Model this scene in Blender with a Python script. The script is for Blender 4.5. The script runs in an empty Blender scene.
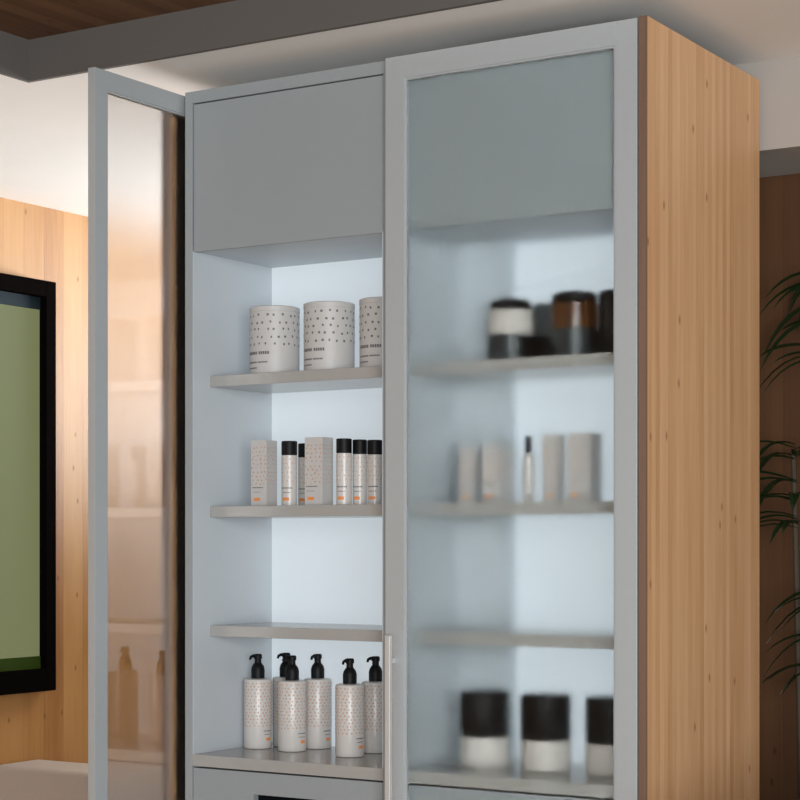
import bpy, math, random
from mathutils import Vector
random.seed(4)
EYE = 1.337                      # camera height; heights below are written relative to it
SC = bpy.context.scene
COL = SC.collection

# ------------------------------------------------------------------ materials
def new_mat(name):
    m = bpy.data.materials.new(name); m.use_nodes = True
    nt = m.node_tree
    return m, nt, nt.nodes, nt.links, nt.nodes['Principled BSDF']

def simple(name, col, rough=.5, metal=0., noise=.04, scale=30., bump=0., spec=.5, emit=None, coat=0.):
    m, nt, N, L, P = new_mat(name)
    tc = N.new('ShaderNodeTexCoord'); no = N.new('ShaderNodeTexNoise')
    no.inputs['Scale'].default_value = scale; no.inputs['Detail'].default_value = 4
    L.new(tc.outputs['Object'], no.inputs['Vector'])
    mx = N.new('ShaderNodeMix'); mx.data_type = 'RGBA'
    mx.inputs[6].default_value = (*[c*(1-noise) for c in col], 1)
    mx.inputs[7].default_value = (*[min(1, c*(1+noise)) for c in col], 1)
    L.new(no.outputs['Fac'], mx.inputs[0]); L.new(mx.outputs[2], P.inputs['Base Color'])
    P.inputs['Roughness'].default_value = rough; P.inputs['Metallic'].default_value = metal
    P.inputs['Specular IOR Level'].default_value = spec
    P.inputs['Coat Weight'].default_value = coat
    if bump:
        b = N.new('ShaderNodeBump'); b.inputs['Strength'].default_value = bump; b.inputs['Distance'].default_value = .002
        L.new(no.outputs['Fac'], b.inputs['Height']); L.new(b.outputs['Normal'], P.inputs['Normal'])
    if emit:
        P.inputs['Emission Color'].default_value = (*emit[0], 1); P.inputs['Emission Strength'].default_value = emit[1]
    return m

def wood(name, light, mid, dark, across='Y', strip=.036, rough=.45, knots=True, grain='Z', tint=.5):
    """edge-glued wood staves: strips counted along `across`, grain along `grain`"""
    m, nt, N, L, P = new_mat(name)
    tc = N.new('ShaderNodeTexCoord'); sp = N.new('ShaderNodeSeparateXYZ'); L.new(tc.outputs['Object'], sp.inputs[0])
    def math_(op, a, b=None):
        n = N.new('ShaderNodeMath'); n.operation = op
        for i, v in enumerate((a, b)):
            if v is None: continue
            if isinstance(v, (int, float)): n.inputs[i].default_value = v
            else: L.new(v, n.inputs[i])
        return n.outputs[0]
    A = sp.outputs[across]; G = sp.outputs[grain]
    fl = math_('FLOOR', math_('DIVIDE', A, strip))
    wn = N.new('ShaderNodeTexWhiteNoise'); wn.noise_dimensions = '1D'; L.new(fl, wn.inputs['W'])
    # fine grain: noise stretched along the grain, shifted per stave
    cb = N.new('ShaderNodeCombineXYZ')
    L.new(math_('MULTIPLY', A, 1.0), cb.inputs[0]); L.new(math_('MULTIPLY', G, .045), cb.inputs[1])
    L.new(math_('MULTIPLY', wn.outputs['Value'], 7.), cb.inputs[2])
    g = N.new('ShaderNodeTexNoise'); g.inputs['Scale'].default_value = 130; g.inputs['Detail'].default_value = 5
    g.inputs['Roughness'].default_value = .6; L.new(cb.outputs[0], g.inputs['Vector'])
    cb2 = N.new('ShaderNodeCombineXYZ')
    L.new(A, cb2.inputs[0]); L.new(math_('MULTIPLY', G, .12), cb2.inputs[1]); L.new(wn.outputs['Value'], cb2.inputs[2])
    g2 = N.new('ShaderNodeTexNoise'); g2.inputs['Scale'].default_value = 16; g2.inputs['Detail'].default_value = 3
    L.new(cb2.outputs[0], g2.inputs['Vector'])
    f = math_('ADD', math_('MULTIPLY', wn.outputs['Value'], tint), math_('ADD', math_('MULTIPLY', g.outputs['Fac'], .45), math_('MULTIPLY', g2.outputs['Fac'], .55)))
    f = math_('DIVIDE', f, 1.0 + tint)
    r = N.new('ShaderNodeValToRGB'); L.new(f, r.inputs[0]); e = r.color_ramp.elements
    e[0].position = .22; e[0].color = (*dark, 1); e[1].position = .75; e[1].color = (*light, 1)
    q = e.new(.48); q.color = (*mid, 1)
    out = r.outputs[0]
    # thin joint line between staves
    fr = math_('FRACT', math_('DIVIDE', A, strip)); jl = math_('LESS_THAN', fr, .035)
    mj = N.new('ShaderNodeMix'); mj.data_type = 'RGBA'; mj.blend_type = 'MULTIPLY'
    L.new(math_('MULTIPLY', jl, .22), mj.inputs[0]); L.new(out, mj.inputs[6]); mj.inputs[7].default_value = (.45, .35, .28, 1)
    out = mj.outputs[2]
    if knots:
        cv = N.new('ShaderNodeCombineXYZ')
        L.new(math_('MULTIPLY', A, 13.), cv.inputs[0]); L.new(math_('MULTIPLY', G, 6.5), cv.inputs[1])
        v = N.new('ShaderNodeTexVoronoi'); v.voronoi_dimensions = '2D'; v.inputs['Scale'].default_value = 1.; L.new(cv.outputs[0], v.inputs['Vector'])
        k = N.new('ShaderNodeMapRange'); L.new(v.outputs['Distance'], k.inputs[0])
        k.inputs[1].default_value = .02; k.inputs[2].default_value = .085; k.inputs[3].default_value = 1; k.inputs[4].default_value = 0
        sc = N.new('ShaderNodeSeparateColor'); L.new(v.outputs['Color'], sc.inputs[0])
        kk = math_('MULTIPLY', k.outputs[0], math_('GREATER_THAN', sc.outputs[0], .70))
        mk = N.new('ShaderNodeMix'); mk.data_type = 'RGBA'; L.new(math_('MULTIPLY', kk, .72), mk.inputs[0])
        L.new(out, mk.inputs[6]); mk.inputs[7].default_value = (dark[0]*.5, dark[1]*.33, dark[2]*.2, 1)
        out = mk.outputs[2]
    L.new(out, P.inputs['Base Color']); P.inputs['Roughness'].default_value = rough
    b = N.new('ShaderNodeBump'); b.inputs['Strength'].default_value = .12; b.inputs['Distance'].default_value = .002
    L.new(g.outputs['Fac'], b.inputs['Height']); L.new(b.outputs['Normal'], P.inputs['Normal'])
    return m

def satin_glass(name, rough, refl, refl_rough, tint=(.985, 1, 1)):
    """satin glass: etched (rough) on one side, polished on the other"""
    m, nt, N, L, P = new_mat(name); N.remove(P)
    out = N['Material Output']
    rf = N.new('ShaderNodeBsdfRefraction'); rf.inputs['Roughness'].default_value = rough; rf.inputs['IOR'].default_value = 1.2
    rf.inputs['Color'].default_value = (*tint, 1)
    gl = N.new('ShaderNodeBsdfGlossy'); gl.inputs['Roughness'].default_value = refl_rough
    gl.inputs['Color'].default_value = (.95, .95, .95, 1)
    # coated outer faces reflect `refl` head-on, rising towards grazing; the inner side of each face only refracts
    ge = N.new('ShaderNodeNewGeometry')
    def mt(op, a, b=None):
        n = N.new('ShaderNodeMath'); n.operation = op
        for i, v in enumerate((a, b)):
            if v is None: continue
            if isinstance(v, (int, float)): n.inputs[i].default_value = v
            else: L.new(v, n.inputs[i])
        return n.outputs[0]
    dt = N.new('ShaderNodeVectorMath'); dt.operation = 'DOT_PRODUCT'; L.new(ge.outputs['Normal'], dt.inputs[0]); L.new(ge.outputs['Incoming'], dt.inputs[1])
    c = mt('ABSOLUTE', dt.outputs['Value'])
    F = mt('ADD', refl, mt('MULTIPLY', mt('POWER', mt('SUBTRACT', 1., c), 5.), 1-refl))
    F = mt('MULTIPLY', F, mt('SUBTRACT', 1., ge.outputs['Backfacing']))
    mx = N.new('ShaderNodeMixShader'); L.new(F, mx.inputs[0]); L.new(rf.outputs[0], mx.inputs[1]); L.new(gl.outputs[0], mx.inputs[2])
    L.new(mx.outputs[0], out.inputs['Surface'])
    return m

M = dict(
    ceiling=simple('ceiling_paint', (.86, .84, .81), .9, noise=.02, scale=8),
    fascia=simple('dimmed_bulkhead_paint', (.115, .104, .094), .8, noise=.02, scale=8),  # dim light on a pale bulkhead is put into this dark taupe colour
    wall=simple('off_white_paint', (.40, .36, .325), .9, noise=.02, scale=8),
    floor=simple('pale_wood_floor', (.44, .35, .26), .4, noise=.12, scale=3),
    side=wood('cabinet_wood_veneer', (.80, .50, .285), (.68, .39, .195), (.53, .275, .125), 'Y', .021, tint=.32),
    edge=wood('cabinet_wood_edge', (.22, .13, .085), (.17, .10, .065), (.11, .06, .04), 'X', .02, knots=False),
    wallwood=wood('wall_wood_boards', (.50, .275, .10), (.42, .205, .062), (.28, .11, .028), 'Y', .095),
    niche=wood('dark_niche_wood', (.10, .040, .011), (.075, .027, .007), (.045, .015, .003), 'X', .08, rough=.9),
    ceilwood=wood('ceiling_wood_boards', (.17, .085, .04), (.125, .058, .025), (.07, .03, .012), 'X', .045, grain='Y', rough=.8),
    frame=simple('silver_grey_aluminium', (.46, .485, .495), .42, .2, noise=.03, scale=60),
    carcass=simple('grey_lacquer', (.31, .335, .345), .45, noise=.02),
    inner=simple('pale_grey_lacquer', (.56, .60, .63), .45, noise=.02),
    shelf=simple('taupe_grey_shelf_lacquer', (.38, .37, .35), .2, noise=.03),
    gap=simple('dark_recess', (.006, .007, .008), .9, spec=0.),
    glow=simple('backlit_panel', (.35, .36, .37), .5, emit=((.665, .755, .815), .57)),
    glassR=satin_glass('satin_glass_closed_door', .29, .012, .12),
    glassL=satin_glass('satin_glass_open_door', .33, .20, .03, (.97, .97, .97)),
    black=simple('black_plastic', (.005, .005, .006), .5, noise=.1, spec=.2),
    gloss=simple('black_jar_glass', (.006, .007, .008), .12),
    white=simple('speckled_white_carton', (.56, .54, .52), .45, noise=.03),
    label=simple('warm_white_label', (.62, .57, .52), .5, noise=.02),
    lotion=simple('warm_white_bottle_plastic', (.62, .585, .55), .28, noise=.02),
    coral=simple('coral_print', (.56, .30, .20), .5, noise=.02),
    orange=simple('orange_print', (.85, .28, .06), .5, noise=.02),
    grey=simple('grey_print', (.14, .135, .13), .5, noise=.02),
    amber=simple('amber_glass', (.085, .028, .006), .12, noise=.25, scale=20),
    smoke=simple('smoky_grey_jar', (.055, .065, .07), .3),
    dgrey=simple('dark_grey_label', (.022, .03, .033), .4),
    chrome=simple('satin_steel', (.62, .61, .59), .42, .3),
    screen=simple('matte_screen', (.02, .025, .015), .8, spec=.1, emit=((.205, .22, .105), .8)),
    bezel=simple('black_screen_frame', (.004, .003, .003), .9, spec=.0),
    strip=simple('dark_green_strip', (.03, .055, .006), .8, spec=.1),
    tealstrip=simple('dark_teal_strip', (.012, .022, .03), .8, spec=.1),
    beige=simple('beige_upholstery', (.50, .43, .37), .9, noise=.06, scale=120, bump=.3),
    cream=simple('white_leatherette', (.72, .70, .67), .5, noise=.02, scale=80),
    leaf=simple('dark_green_leaf', (.010, .024, .006), .4, noise=.4, scale=25),
    stem=simple('brown_stem', (.05, .035, .018), .7, noise=.3, scale=40),
    pot=simple('grey_plant_pot', (.22, .21, .20), .6),
    soil=simple('potting_soil', (.03, .02, .012), .95, noise=.5, scale=90, bump=.8),
    sky=simple('daylight_pane', (.8, .8, .8), .5, emit=((1, .98, .94), 3.0)),
)

# ------------------------------------------------------------------ mesh building
class MB:
    def __init__(s): s.v = []; s.f = []; s.m = []
    def add(s, vs, fs, mi=0):
        o = len(s.v); s.v += [tuple(v) for v in vs]
        for f in fs: s.f.append(tuple(i+o for i in f)); s.m.append(mi)
    def box(s, x0, x1, y0, y1, z0, z1, mi=0):
        vs = [(x, y, z) for z in (z0, z1) for y in (y0, y1) for x in (x0, x1)]
        s.add(vs, [(0,2,3,1),(4,5,7,6),(0,1,5,4),(2,6,7,3),(0,4,6,2),(1,3,7,5)], mi)
        return s
    def lathe(s, prof, seg=40, cx=0, cy=0, mi=0, caps=True):
        vs = []
        for r, z in prof:
            for k in range(seg):
                a = 2*math.pi*k/seg; vs.append((cx+r*math.cos(a), cy+r*math.sin(a), z))
        fs = []
        for i in range(len(prof)-1):
            for k in range(seg):
                k2 = (k+1) % seg; fs.append((i*seg+k, i*seg+k2, (i+1)*seg+k2, (i+1)*seg+k))
        if caps:
            fs.append(tuple(range(seg-1, -1, -1))); fs.append(tuple((len(prof)-1)*seg+k for k in range(seg)))
        s.add(vs, fs, mi); return s
    def patch(s, r, a0, a1, z0, z1, mi, n=3, th=.0004):
        """curved printed patch hugging a cylinder, angles in degrees"""
        vs = []; fs = []
        for k in range(n+1):
            a = math.radians(a0+(a1-a0)*k/n)
            for z in (z0, z1): vs.append(((r+th)*math.cos(a), (r+th)*math.sin(a), z))
        for k in range(n): fs.append((2*k, 2*k+2, 2*k+3, 2*k+1))
        s.add(vs, fs, mi)
    def tube(s, pts, rad, seg=8, mi=0):
        pts = [Vector(p) for p in pts]; rings = []
        for i, p in enumerate(pts):
            d = (pts[min(i+1, len(pts)-1)]-pts[max(i-1, 0)]).normalized()
            u = d.cross(Vector((0, 0, 1)));
            if u.length < .01: u = Vector((1, 0, 0))
            u.normalize(); w = d.cross(u); r = rad[i] if isinstance(rad, (list, tuple)) else rad
            rings.append([p+u*math.cos(2*math.pi*k/seg)*r+w*math.sin(2*math.pi*k/seg)*r for k in range(seg)])
        vs = [v for r in rings for v in r]; fs = []
        for i in range(len(rings)-1):
            for k in range(seg):
                k2 = (k+1) % seg; fs.append((i*seg+k, i*seg+k2, (i+1)*seg+k2, (i+1)*seg+k))
        fs.append(tuple(range(seg-1, -1, -1))); fs.append(tuple((len(rings)-1)*seg+k for k in range(seg)))
        s.add(vs, fs, mi); return s
    def build(s, name, mats, parent=None, bevel=0., smooth=False, loc=None, seg=2):
        me = bpy.data.meshes.new(name); me.from_pydata(s.v, [], s.f); me.update()
        if not isinstance(mats, (list, tuple)): mats = [mats]
        for m in mats: me.materials.append(m)
        for p, mi in zip(me.polygons, s.m): p.material_index = mi
        o = bpy.data.objects.new(name, me); COL.objects.link(o)
        if parent: o.parent = parent
        if loc: o.location = loc
        if bevel:
            b = o.modifiers.new('bevel', 'BEVEL'); b.width = bevel; b.segments = seg; b.limit_method = 'ANGLE'; b.angle_limit = math.radians(40)
        if smooth:
            for p in me.polygons: p.use_smooth = True
            e = o.modifiers.new('split', 'EDGE_SPLIT'); e.split_angle = math.radians(35)
        return o

def thing(name, label, cat, loc, rz=0., group=None):
    o = bpy.data.objects.new(name, None); COL.objects.link(o); o.location = loc; o.rotation_euler = (0, 0, rz)
    o.empty_display_size = .05; tag(o, label, cat, group); return o
def tag(o, label, cat, group=None):
    o['label'] = label; o['category'] = cat
    if group: o['group'] = group
    return o
def struct(name, mb, mat, label=None, **k):
    o = mb.build(name, mat, **k); o['kind'] = 'structure'; return o

# ------------------------------------------------------------------ the room
CZ = EYE + 1.11            # dropped ceiling
RZ = EYE + 1.208           # timber ceiling in the raised recess
struct('floor', MB().box(-2.2, 5, -6, 4.0, -.08, 0), M['floor'])
cl = MB()
cl.box(-2.2, -.948, -6, 4.0, CZ, RZ+.1)
cl.box(-.948, 5, -.123, 4.0, CZ, RZ+.1)
struct('ceiling', cl, M['ceiling'])
struct('ceiling', MB().box(-.948, 5, -6, -.123, RZ, RZ+.1), M['ceilwood'])
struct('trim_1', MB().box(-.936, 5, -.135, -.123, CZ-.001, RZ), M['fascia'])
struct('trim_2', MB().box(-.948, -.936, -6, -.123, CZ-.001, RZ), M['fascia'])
struct('wall_left', MB().box(-2.2, -2.06, -6, 4.0, 0, CZ), M['wallwood'])
# wall behind the cabinet: solid, with a timber-lined niche to the right of it
wb = MB(); LZ = EYE + .9055
wb.box(.0, .30, .62, 1.08, 0, CZ); wb.box(.30, 1.9, .62, .92, LZ, CZ); wb.box(1.9, 5, .62, 1.08, 0, CZ)
struct('wall_back', wb, M['wall'])
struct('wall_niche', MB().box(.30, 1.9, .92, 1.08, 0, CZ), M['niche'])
struct('wall_return', MB().box(.0, .12, 1.08, 3.8, 0, CZ), M['wall'])
# rear wall of the room on the left, with the window whose daylight washes the ceiling
wx0, wx1, wz0, wz1 = -1.75, -.25, 1.40, 2.30
rw = MB()
rw.box(-2.06, wx0, 3.8, 4.0, 0, CZ); rw.box(wx1, .12, 3.8, 4.0, 0, CZ); rw.box(wx0, wx1, 3.8, 4.0, 0, wz0); rw.box(wx0, wx1, 3.8, 4.0, wz1, CZ)
struct('wall_rear', rw, M['wall'])
wf = MB()
for x in (wx0, (wx0+wx1)/2-.02, wx1-.04): wf.box(x, x+.04, 3.86, 3.91, wz0, wz1)
for z in (wz0, wz1-.04): wf.box(wx0+.04, wx1-.04, 3.865, 3.905, z, z+.04)
struct('window_1', wf, M['frame'])

def area(name, loc, target, sx, sy, power, col):
    l = bpy.data.lights.new(name, 'AREA'); l.shape = 'RECTANGLE'; l.size = sx; l.size_y = sy; l.energy = power; l.color = col
    o = bpy.data.objects.new(name, l); COL.objects.link(o); o.location = loc
    o.rotation_euler = (Vector(target)-Vector(loc)).to_track_quat('-Z', 'Y').to_euler(); return o
wd = area('window_daylight', (-.95, 3.78, 1.85), (-1.10, 1.9, 2.44), 1.2, .7, 70, (.93, .97, 1)); wd.data.spread = math.radians(70)
area('added_front_key', (3.5, -4.7, 1.6), (0.2, 0, 1.35), 3.0, 2.4, 270, (.95, .98, 1))  # added key light on the camera side, not a real opening of the room

W = bpy.data.worlds.new('world'); SC.world = W; W.use_nodes = True
bg = W.node_tree.nodes['Background']; bg.inputs[0].default_value = (.80, .91, 1, 1); bg.inputs[1].default_value = .6

# ------------------------------------------------------------------ the cabinet
cab = thing('display_cabinet', 'tall two-bay display cabinet with wooden sides, backlit shelves and framed satin glass doors', 'cabinet', (0, 0, 0))
TOP = EYE + 1.0627
def zz(z): return z + EYE
DEP = .60
BACK = .317
for x0, x1, y0 in ((-.6405, -.6205, 0.0), (.604, .6217, -.022)):
    sp_ = MB().box(x0, x1, y0+.0035, DEP, 0, TOP)
    o = sp_.build('side_panel', M['side'], cab, bevel=.001)
    MB().box(x0, x1, y0, y0+.0035, 0, TOP).build('panel_edging', M['edge'], o)
    xi = x1 if x0 < 0 else x0-.0012
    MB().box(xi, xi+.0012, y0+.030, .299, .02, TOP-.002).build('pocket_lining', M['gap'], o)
# carcass of the two bays
fr = MB()
fr.box(-.5695, -.5482, 0, DEP, 0, TOP)                      # left upright
fr.box(-.0185, .0161, 0, DEP, 0, zz(1.0345))                # partition
fr.box(.545, .5695, 0, DEP, 0, TOP)
fr.box(-.5482, .545, 0, DEP, zz(1.0345), TOP)               # top rail and top board
fr.box(-.6205, -.5695, .45, DEP, 0, TOP); fr.box(.5695, .604, .45, DEP, 0, TOP)   # closed backs of the door pockets
fr.build('carcass', M['carcass'], cab, bevel=.0012)
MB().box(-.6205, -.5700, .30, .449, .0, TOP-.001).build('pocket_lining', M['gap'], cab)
ix = [(-.5480, -.0187), (.0163, .5448)]
for n, (x0, x1) in enumerate(ix):
    # pale lining of the lit compartment
    ln = MB()
    ln.box(x0, x0+.002, .002, BACK-.001, zz(-.492), zz(.688))
    ln.box(x1-.003, x1, .002, BACK-.001, zz(-.492), zz(.688))
    ln.box(x0+.003, x1-.003, .014, BACK-.001, zz(.688), zz(.691))
    if n == 1: ln.box(x0+.003, .142, .262, BACK-.001, zz(-.492), zz(.688))   # boxed-in corner
    ln.build('interior_lining', M['inner'], cab)
    MB().box(x0+.001, x1-.001, BACK, BACK+.012, zz(-.50), zz(.70)).build('backlit_back_panel', M['glow'], cab)
    g = MB().box(x0+.0022, x1-.0022, .003, .013, zz(.686), zz(1.032)).build('upper_panel', M['carcass'], cab, bevel=.001)
    MB().box(x0+.0002, x1-.0002, .016, .02, zz(.70), zz(1.034)).build('shadow_gap', M['gap'], g)
    MB().box(x0, x1, 0, DEP-.01, zz(-.5195), zz(-.492)).build('bottom_board', M['shelf'], cab, bevel=.001)
    sx1 = x1-.0035
    for z in (.4002, .0906, -.192):
        sh = MB()
        if n == 1:
            sh.box(x0+.0025, sx1, .0655, .261, zz(z-.0262), zz(z)); sh.box(.143, sx1, .261, .300, zz(z-.0262), zz(z))
        else: sh.box(x0+.0025, sx1, .0655, .300, zz(z-.0262), zz(z))
        sh.build('shelf', M['shelf'], cab, bevel=.0012)
    dz0, dz1 = zz(-.98), zz(-.5235)
    s0, s1 = (x0+x1)/2-.088, (x0+x1)/2+.088
    d = MB()
    d.box(x0+.002, s0, .002, .02, dz0, dz1); d.box(s1, x1-.002, .002, .02, dz0, dz1)
    d.box(s0, s1, .002, .02, zz(-.574), dz1); d.box(s0, s1, .002, .02, dz0, zz(-.61))
    dr = d.build('drawer', M['carcass'], cab)
    MB().box(s0-.005, s1+.005, .021, .05, zz(-.62), zz(-.565)).build('grip_slot', M['gap'], dr)
    d2 = MB().box(x0+.002, x1-.002, .002, .02, .10, dz0-.004).build('drawer', M['carcass'], cab)
    MB().box(x0, x1, .03, .05, .0, zz(-.52)).build('shadow_gap', M['gap'], d2)

def door(w, z0, z1, th, stile, glassmat, name):
    """door in the XZ plane, from x=0 to w, front face y=0, rear y=th"""
    fm = MB()
    fm.box(0, stile, 0, th, z0, z1); fm.box(w-stile, w, 0, th, z0, z1)
    fm.box(stile, w-stile, 0, th, z1-stile*1.0, z1); fm.box(stile, w-stile, 0, th, z0, z0+stile)
    f = fm.build(name, M['frame'], cab, bevel=.0006)
    MB().box(stile-.0005, w-stile+.0005, th*.5-.002, th*.5+.002, z0+stile-.0005, z1-stile+.0005).build('glass_pane', glassmat, f)
    bd = MB()                                                # fine inner bead round the glass
    t = .004
    for y0, y1 in ((.003, th*.5-.0025), (th*.5+.0025, th-.003)):
        bd.box(stile, stile+t, y0, y1, z0+stile, z1-stile); bd.box(w-stile-t, w-stile, y0, y1, z0+stile, z1-stile)
        bd.box(stile+t, w-stile-t, y0, y1, z1-stile-t, z1-stile); bd.box(stile+t, w-stile-t, y0, y1, z0+stile, z0+stile+t)
    bd.build('glazing_bead', M['frame'], f)
    return f
dR = door(.599, .06, TOP-.002, .020, .049, M['glassR'], 'door'); dR.location = (.001, -.0215, 0)
dL = door(.570, .06, TOP-.004, .020, .043, M['glassL'], 'door'); dL.rotation_euler = (0, 0, math.pi/2); dL.location = (-.5805, -.306, 0)
# pull bars
def pull(parent, x, ysign, z0, z1, y):
    h = MB()
    h.box(x, x+.014, y-.030, y-.018, z0, z1)
    for z in (z0+.05, z1-.062): h.box(x+.003, x+.011, y-.019, y, z, z+.012)
    return h.build('handle', M['chrome'], parent, bevel=.002)
pull(dR, .0165, 1, zz(-1.00), zz(-.196), 0)

# ------------------------------------------------------------------ products
CAMA = math.degrees(math.atan2(-.85, .527))     # side of each item turned towards the shop
def textrow(mb, r, a0, a1, z, h, mi, words=(5, 4), th=.0004):
    a = a0; tot = sum(words)+.7*(len(words)-1); u = (a1-a0)/tot
    for wd in words:
        for k in range(wd): mb.patch(r, a+u*.12, a+u*.88, z, z+h, mi, n=1, th=th); a += u
        a += u*.7
def dots(mb, r, z0, z1, pitch, size, mi, jit=.2):
    n = int(2*math.pi*r/pitch); rows = int((z1-z0)/(pitch*.8))
    for i in range(rows):
        for k in range(n):
            a = 360*(k+.5*(i % 2)+random.uniform(-jit, jit))/n; z = z0+(i+.5)*(z1-z0)/rows+random.uniform(-jit, jit)*pitch*.5
            da = math.degrees(size/r)/2*random.uniform(.7, 1.1)
            mb.patch(r, a-da, a+da, z-size/2, z+size/2, mi, n=1)

def canister(u, w, label):
    t = thing('canister', label, 'canister', (u, w, zz(.4002)+.0003), 0, 'speckled canisters on the top shelf')
    r, h = .0595, .160
    b = MB(); b.lathe([(r-.002, 0), (r, .002), (r, h-.012)], 56)
    dots(b, r, .062, h-.014, .0185, .0050, 1)
    textrow(b, r, CAMA-72, CAMA-8, .046, .007, 1, (6, 5)); textrow(b, r, CAMA-72, CAMA-12, .026, .0035, 1, (9, 7)); textrow(b, r, CAMA-72, CAMA-40, .013, .003, 1, (8,))
    b.build('body', [M['white'], M['grey']], t, smooth=True)
    MB().lathe([(r+.0006, h-.0118), (r+.0006, h-.001), (r-.003, h+.0005), (r-.02, h+.0012)], 56).build('lid', M['white'], t, smooth=True)
canister(-.415, .145, 'white dotted canister on the top open shelf, leftmost of the three')
canister(-.262, .150, 'white dotted canister on the top open shelf, middle of the three')
canister(-.110, .155, 'white dotted canister half hidden behind the closed door, right end of top open shelf')

def carton(u, w, wx, wy, h, label, zs=.0906, group=None, rz=0., marks=True):
    t = MB(); t.box(-wx/2, wx/2, -wy/2, wy/2, 0, h)
    e = .0004
    def fq(x0, x1, z0, z1, mi): t.add([(x0, -wy/2-e, z0), (x1, -wy/2-e, z0), (x1, -wy/2-e, z1), (x0, -wy/2-e, z1)], [(0, 1, 2, 3)], mi)
    def sq(y0, y1, z0, z1, mi): t.add([(wx/2+e, y0, z0), (wx/2+e, y1, z0), (wx/2+e, y1, z1), (wx/2+e, y0, z1)], [(0, 1, 2, 3)], mi)
    if marks:
        for i in range(10):
            for k in range(4):
                x = -wx/2+wx*(k+.5+.3*(i % 2)-.15+random.uniform(-.15, .15))/4; z = .052+i*(h-.06)/10+random.uniform(-.002, .002); s = random.uniform(.0012, .0022)
                fq(x-s, x+s, z-s, z+s, 1)
                y = -wy/2+wy*(k+.5+.3*(i % 2)-.15)/4
                sq(y-s*.8, y+s*.8, z-s*.8, z+s*.8, 1)
        for k in range(7): fq(-wx/2+.004+k*.0045, -wx/2+.0075+k*.0045, .042, .0445, 2)
        for k in range(5): fq(-wx/2+.006+k*.0045, -wx/2+.009+k*.0045, .032, .0335, 2)
        fq(-wx/2+.008, -wx/2+.026, .012, .019, 3)
    o = t.build('carton', [M['white'], M['coral'], M['grey'], M['orange']], None)
    o.location = (u, w, zz(zs)+.0003); o.rotation_euler = (0, 0, rz)
    return tag(o, label, 'box', group)
carton(-.431, .125, .045, .042, .155, 'speckled white carton at the left end of the middle open shelf', group='cartons on the middle open shelf')
carton(-.267, .115, .049, .044, .157, 'speckled white carton standing between black-capped tubes on the middle open shelf', group='cartons on the middle open shelf')

def tube_bottle(u, w, r, label, h=.152):
    t = thing('toner_bottle', label, 'bottle', (u, w, zz(.0906)+.0003), 0, 'black-capped bottles on the middle open shelf')
    hb = h-.033
    b = MB(); b.lathe([(r-.001, 0), (r, .001), (r, hb-.001), (r-.002, hb)], 36)
    dots(b, r, .052, hb-.004, .0115, .0026, 1)
    textrow(b, r, CAMA-60, CAMA+25, .040, .0028, 2, (7,)); textrow(b, r, CAMA-50, CAMA+10, .030, .0018, 2, (6,))
    b.patch(r, CAMA-50, CAMA+2, .012, .019, 3, n=5)
    b.build('body', [M['lotion'], M['coral'], M['grey'], M['orange']], t, smooth=True)
    MB().lathe([(r-.0006, hb+.0003), (r+.0002, hb+.001), (r+.0002, h-.0015), (r-.0015, h)], 36).build('cap', M['black'], t, smooth=True)
tube_bottle(-.360, .128, .0185, 'black-capped white bottle right of the leftmost carton on the middle open shelf')
tube_bottle(-.366, .205, .0185, 'black-capped white bottle tucked behind the second carton on the middle open shelf', .150)
tube_bottle(-.194, .110, .0178, 'black-capped white bottle directly right of the second carton', .152)
tube_bottle(-.167, .135, .0165, 'black-capped white bottle, second from the right on the middle open shelf', .150)
tube_bottle(-.126, .135, .0172, 'black-capped white bottle beside the closed door edge on the middle open shelf', .148)

def pump_bottle(u, w, label, rz=None):
    t = thing('pump_bottle', label, 'bottle', (u, w, zz(-.492)+.0003), 0, 'pump bottles on the bottom board')
    r, h = .0338, .168
    b = MB(); b.lathe([(r-.0035, 0), (r-.001, .001), (r, .004), (r, h-.005), (r-.0015, h-.0015), (r-.006, h), (.014, h+.001)], 44)
    dots(b, r, .052, h-.006, .0098, .0034, 1)
    textrow(b, r, CAMA+28, CAMA+70, .042, .0025, 2, (8,)); textrow(b, r, CAMA+32, CAMA+64, .034, .0018, 2, (7,)); b.patch(r, CAMA+40, CAMA+64, .020, .027, 3, n=4)
    b.build('body', [M['lotion'], M['coral'], M['grey'], M['orange']], t, smooth=True)
    p = MB()
    p.lathe([(.0152, h+.0012), (.0162, h+.002), (.0164, h+.022), (.0142, h+.030), (.0100, h+.036), (.0082, h+.038), (.0080, h+.047), (.0100, h+.048), (.0102, h+.056), (.008, h+.059)], 28)
    a = math.radians(-100+random.uniform(-10, 10) if rz is None else rz); dx, dy = math.cos(a), math.sin(a)
    z = h+.0540
    p.tube([(dx*.004, dy*.004, z), (dx*.016, dy*.016, z+.001), (dx*.0245, dy*.0245, z-.0015), (dx*.027, dy*.027, z-.0075)], [.0048, .0040, .0033, .0028], 10)
    p.build('pump', M['black'], t, smooth=True)
G_ = 'speckled white pump bottle'
pump_bottle(-.498, .192, G_+' on the bottom board, leftmost')
pump_bottle(-.392, .185, G_+' in front, second from left, overlapping one behind it')
pump_bottle(-.468, .268, G_+' mostly hidden behind the second front bottle')
pump_bottle(-.375, .268, G_+' at the back, centre, brightened by the lit panel')
pump_bottle(-.211, .160, G_+' standing forward, third of the front row')
pump_bottle(-.205, .262, G_+' cut off by the edge of the closed door')

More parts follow.
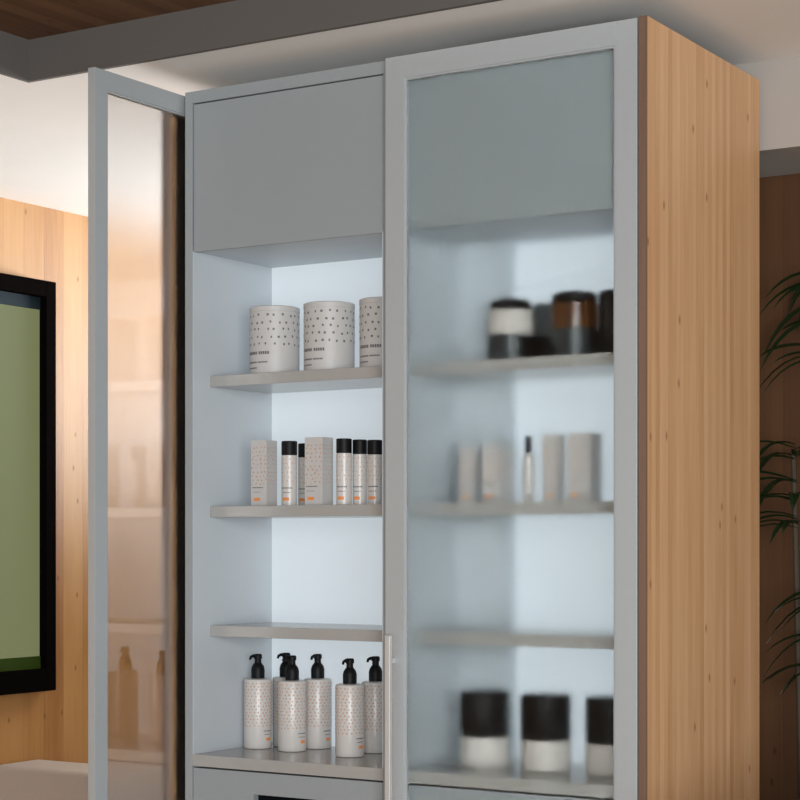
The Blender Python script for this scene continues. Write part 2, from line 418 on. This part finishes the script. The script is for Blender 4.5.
def jar(u, w, zs, r, h, lidh, body, lid, low, label, name='jar', group=None, domed=False, lowh=0., lidr=None, front=None):
    t = thing(name, label, 'jar', (u, w, zz(zs)+.0003), 0, group)
    hb = h-lidh; lr = lidr or r
    b = MB(); b.lathe([(r-.003, 0), (r, .003), (r, hb-.004), (lr-.004 if lr < r else r-.001, hb)], 48)
    if low: b.patch(r, -180, 180, .002, lowh, 1, n=48, th=.0005)
    if front: b.patch(r, CAMA+front[0], CAMA+front[1], .004, lowh-.004, 2, n=6, th=.0009)
    b.build('body', [body, low or body, M['black']], t, smooth=True)
    pr = [(lr-.001, hb+.0004), (lr, hb+.002), (lr, h-.004), (lr-.003, h)] if not domed else [(lr-.001, hb+.0004), (lr, hb+.002), (lr-.001, h-.009), (lr-.008, h-.003), (lr-.025, h)]
    MB().lathe(pr, 48).build('lid', lid, t, smooth=True)
g1 = 'dark jars on the top shelf behind glass'
jar(.211, .165, .4002, .0505, .140, .024, M['label'], M['black'], M['dgrey'], 'jar with a warm white band, black lid and dark base behind glass', group=g1, domed=True, lowh=.060, lidr=.047, front=(25, 70))
jar(.374, .155, .4002, .0525, .144, .024, M['amber'], M['black'], M['dgrey'], 'amber brown glass jar with black lid and dark base behind glass', group=g1, domed=True, lowh=.062, lidr=.050, front=(30, 80))
jar(.276, .235, .4002, .0420, .132, .022, M['smoke'], M['smoke'], M['black'], 'smoky grey jar tucked between and behind the banded jar and amber jar', group=g1, lowh=.058)
jar(.4745, .170, .4002, .0460, .140, .022, M['gloss'], M['black'], M['black'], 'all black jar at the right end of the top shelf behind glass', group=g1, lowh=.058)
g2 = 'cream jars with tall black lids on the bottom board'
for u, w, lb in ((.139, .176, 'wide pale jar with tall black lid behind glass, leftmost of three'), (.291, .178, 'wide pale jar with tall black lid behind glass, middle of three'), (.446, .184, 'wide pale jar with tall black lid, cut off by the right door frame')):
    jar(u, w, -.492, .0555, .163, .098, M['label'], M['black'], None, lb, group=g2)

# middle shelf behind glass
g3 = 'pale cartons on the middle shelf behind glass'
def plain(u, w, wx, wy, h, lb): 
    o = carton(u, w, wx, wy, h, lb, group=g3, marks=True); return o
plain(.112, .150, .036, .022, .128, 'small pale carton at the left end of the middle shelf behind glass')
plain(.186, .150, .044, .060, .128, 'squat pale carton left of the dropper bottle behind glass')
plain(.325, .150, .034, .038, .147, 'tall pale carton just right of the dropper bottle behind glass')
plain(.399, .150, .052, .060, .147, 'widest tall pale carton, right end of the middle shelf behind glass')
t = thing('dropper_bottle', 'slim pale dropper bottle with small black cap behind glass', 'bottle', (.263, .150, zz(.0906)+.0003))
b = MB(); b.lathe([(.0115, 0), (.0125, .002), (.0125, .095), (.011, .103), (.0065, .108)], 28); dots(b, .0125, .03, .09, .010, .0025, 1)
b.build('body', [M['lotion'], M['coral']], t, smooth=True)
MB().lathe([(.0068, .1084), (.0075, .109), (.0075, .141), (.005, .146)], 24).build('cap', M['black'], t, smooth=True)

# ------------------------------------------------------------------ wall screen on the left
ty0, ty1 = .10, 1.134; tz0, tz1 = zz(-.476), zz(.857)
scr = thing('wall_screen', 'large wall-mounted screen with thick black frame showing plain green on wooden wall', 'screen', (-2.06, (ty0+ty1)/2, tz0))
X0 = -2.058; S = lambda mb: mb
def rel(mb):    # shift into the empty's space
    mb.v = [(x+2.06, y-(ty0+ty1)/2, z-tz0) for x, y, z in mb.v]; return mb
f = MB(); b_ = .046
f.box(X0, -2.0, ty0, ty0+b_, tz0, tz1); f.box(X0, -2.0, ty1-b_, ty1, tz0, tz1)
f.box(X0, -2.0, ty0+b_, ty1-b_, tz1-.052, tz1); f.box(X0, -2.0, ty0+b_, ty1-b_, tz0, tz0+.072)
rel(f).build('frame', M['bezel'], scr, bevel=.002)
rel(MB().box(X0, -2.03, ty0+b_+.0005, ty1-b_-.0005, tz0+.113, tz1-.093)).build('display', M['screen'], scr)
rel(MB().box(X0, -2.026, ty0+b_+.0005, ty1-b_-.0005, tz0+.0725, tz0+.1125)).build('lower_strip', M['strip'], scr)
rel(MB().box(X0, -2.026, ty0+b_+.0005, ty1-b_-.0005, tz1-.0925, tz1-.0525)).build('upper_strip', M['tealstrip'], scr)

# ------------------------------------------------------------------ beige sofa behind the open door
so = thing('sofa', 'low beige upholstered sofa seen from above its back, in front of the wooden wall', 'sofa', (-1.30, 1.0, 0))
MB().box(-.75, .10, -.10, .10, .10, zz(-.70)).build('backrest', M['beige'], so, bevel=.014, seg=4)
MB().box(-.59, -.06, .101, .72, .10, .42).build('seat', M['beige'], so, bevel=.03, seg=4)
for x0 in (-.75, -.05): MB().box(x0, x0+.15, .101, .74, .10, .56).build('armrest', M['beige'], so, bevel=.03, seg=4)
for x in (-.70, .05):
    for y in (-.06, .66): MB().lathe([(.014, 0), (.02, .1)], 16, x, y).build('leg', M['black'], so)

# ------------------------------------------------------------------ white tub chair at the right
ch = thing('tub_chair', 'rounded white tub chair whose back rim shows beside the wooden cabinet side', 'chair', (1.17, -.30, 0), math.radians(-58))
def arc_shell(r0, r1, z0, hfun, a0, a1, n=40):
    mb = MB(); vs = []; fs = []
    for i in range(n+1):
        a = math.radians(a0+(a1-a0)*i/n); zt = hfun(i/n); rm = (r0+r1)/2
        for r, z in ((r0, z0), (r0, zt-.02), (r0+.012, zt-.004), (rm, zt), (r1-.012, zt-.004), (r1, zt-.02), (r1, z0)):
            vs.append((r*math.cos(a), r*math.sin(a), z))
    for i in range(n):
        for k in range(7):
            k2 = (k+1) % 7; fs.append((i*7+k, (i+1)*7+k, (i+1)*7+k2, i*7+k2))
    fs.append(tuple(range(7))); fs.append(tuple(n*7+k for k in range(6, -1, -1)))
    mb.add(vs, fs); return mb
arc_shell(.25, .31, .30, lambda t: .67+.19*math.sin(math.pi*t)**.7, 40, 320).build('backrest', M['cream'], ch, smooth=True)
MB().lathe([(.02, .30), (.23, .30), (.245, .32), (.245, .42), (.23, .445), (.05, .45)], 48).build('seat', M['cream'], ch, smooth=True)
for a in (45, 135, 225, 315):
    c_, s_ = math.cos(math.radians(a)), math.sin(math.radians(a))
    MB().tube([(.17*c_, .17*s_, .30), (.24*c_, .24*s_, 0.003)], [.016, .010], 12).build('leg', M['chrome'], ch)

# ------------------------------------------------------------------ plant in the niche
pl = thing('potted_plant', 'tall dark leafy plant in front of the dark wooden niche, right of the cabinet', 'plant', (.70, .765, 0))
MB().lathe([(.09, 0), (.105, .01), (.125, .30), (.125, .32), (.113, .32), (.110, .29), (.02, .288)], 40).build('pot', M['pot'], pl, smooth=True)
MB().lathe([(.02, .2885), (.109, .2895), (.09, .297), (.02, .302)], 32).build('soil', M['soil'], pl, smooth=True)
stems = MB(); leaves = MB(); rnd = random.Random(11)
def leaf(p, ang, L, droop, w):
    n = 7; vs = []; d = Vector((math.cos(ang), math.sin(ang), 0)); sd = Vector((-math.sin(ang), math.cos(ang), 0))
    for i in range(n+1):
        t_ = i/n; c = p+d*L*t_*(1-.15*t_)+Vector((0, 0, L*(.35*t_-droop*t_*t_)))
        ww = w*math.sin(math.pi*min(1, t_*.93+.07))**.7
        vs += [c-sd*ww+Vector((0, 0, ww*.35)), c, c+sd*ww+Vector((0, 0, ww*.35)), c-Vector((0, 0, .0012))]
    fs = []
    for i in range(n):
        a, b2 = i*4, (i+1)*4; fs += [(a, b2, b2+1, a+1), (a+1, b2+1, b2+2, a+2), (a+2, b2+2, b2+3, a+3), (a+3, b2+3, b2, a)]
    leaves.add(vs, fs)
for sx, sy, hh in ((0.02, 0.01, 1.98), (-.03, .02, 1.66), (.04, -.03, 1.30)):
    stems.tube([(sx, sy, .295), (sx*1.5, sy, hh*.5), (sx*2.2, sy*1.2, hh-.1)], [.012, .010, .006], 10)
    for lev in (hh-.04, hh-.12, hh-.20) if hh > 1.9 else (hh-.1, hh-.2, hh-.28):
        for k in range(7):
            an = math.radians(180 + rnd.uniform(-42, 42)) if k < 4 else rnd.uniform(0, 2*math.pi)
            L_ = rnd.uniform(.16, .25)
            if abs(math.sin(an)*L_) > .10 and k >= 4: L_ = .12
            leaf(Vector((sx*2.2*lev/hh, sy, lev+rnd.uniform(-.03, .03))), an, L_, rnd.uniform(.3, .8), rnd.uniform(.008, .014))
stems.build('stem', M['stem'], pl, smooth=True)
lf = leaves.build('foliage', M['leaf'], pl); lf['kind'] = 'stuff'

# ------------------------------------------------------------------ camera
cd = bpy.data.cameras.new('camera'); cam = bpy.data.objects.new('camera', cd); COL.objects.link(cam)
cam.location = (2.1835, -3.4792, EYE); cam.rotation_euler = (math.radians(90), 0, math.radians(31.81))
cd.sensor_width = 36; cd.lens = 1874.3/800*36; cd.shift_y = (544.5-400)/800; cd.clip_start = .05
SC.camera = cam
SC.view_settings.view_transform = 'Standard'; SC.view_settings.look = 'None'
SC.view_settings.exposure = 0; SC.view_settings.gamma = 1; SC.view_settings.use_curve_mapping = False
SC.cycles.max_bounces = 10; SC.cycles.transmission_bounces = 8
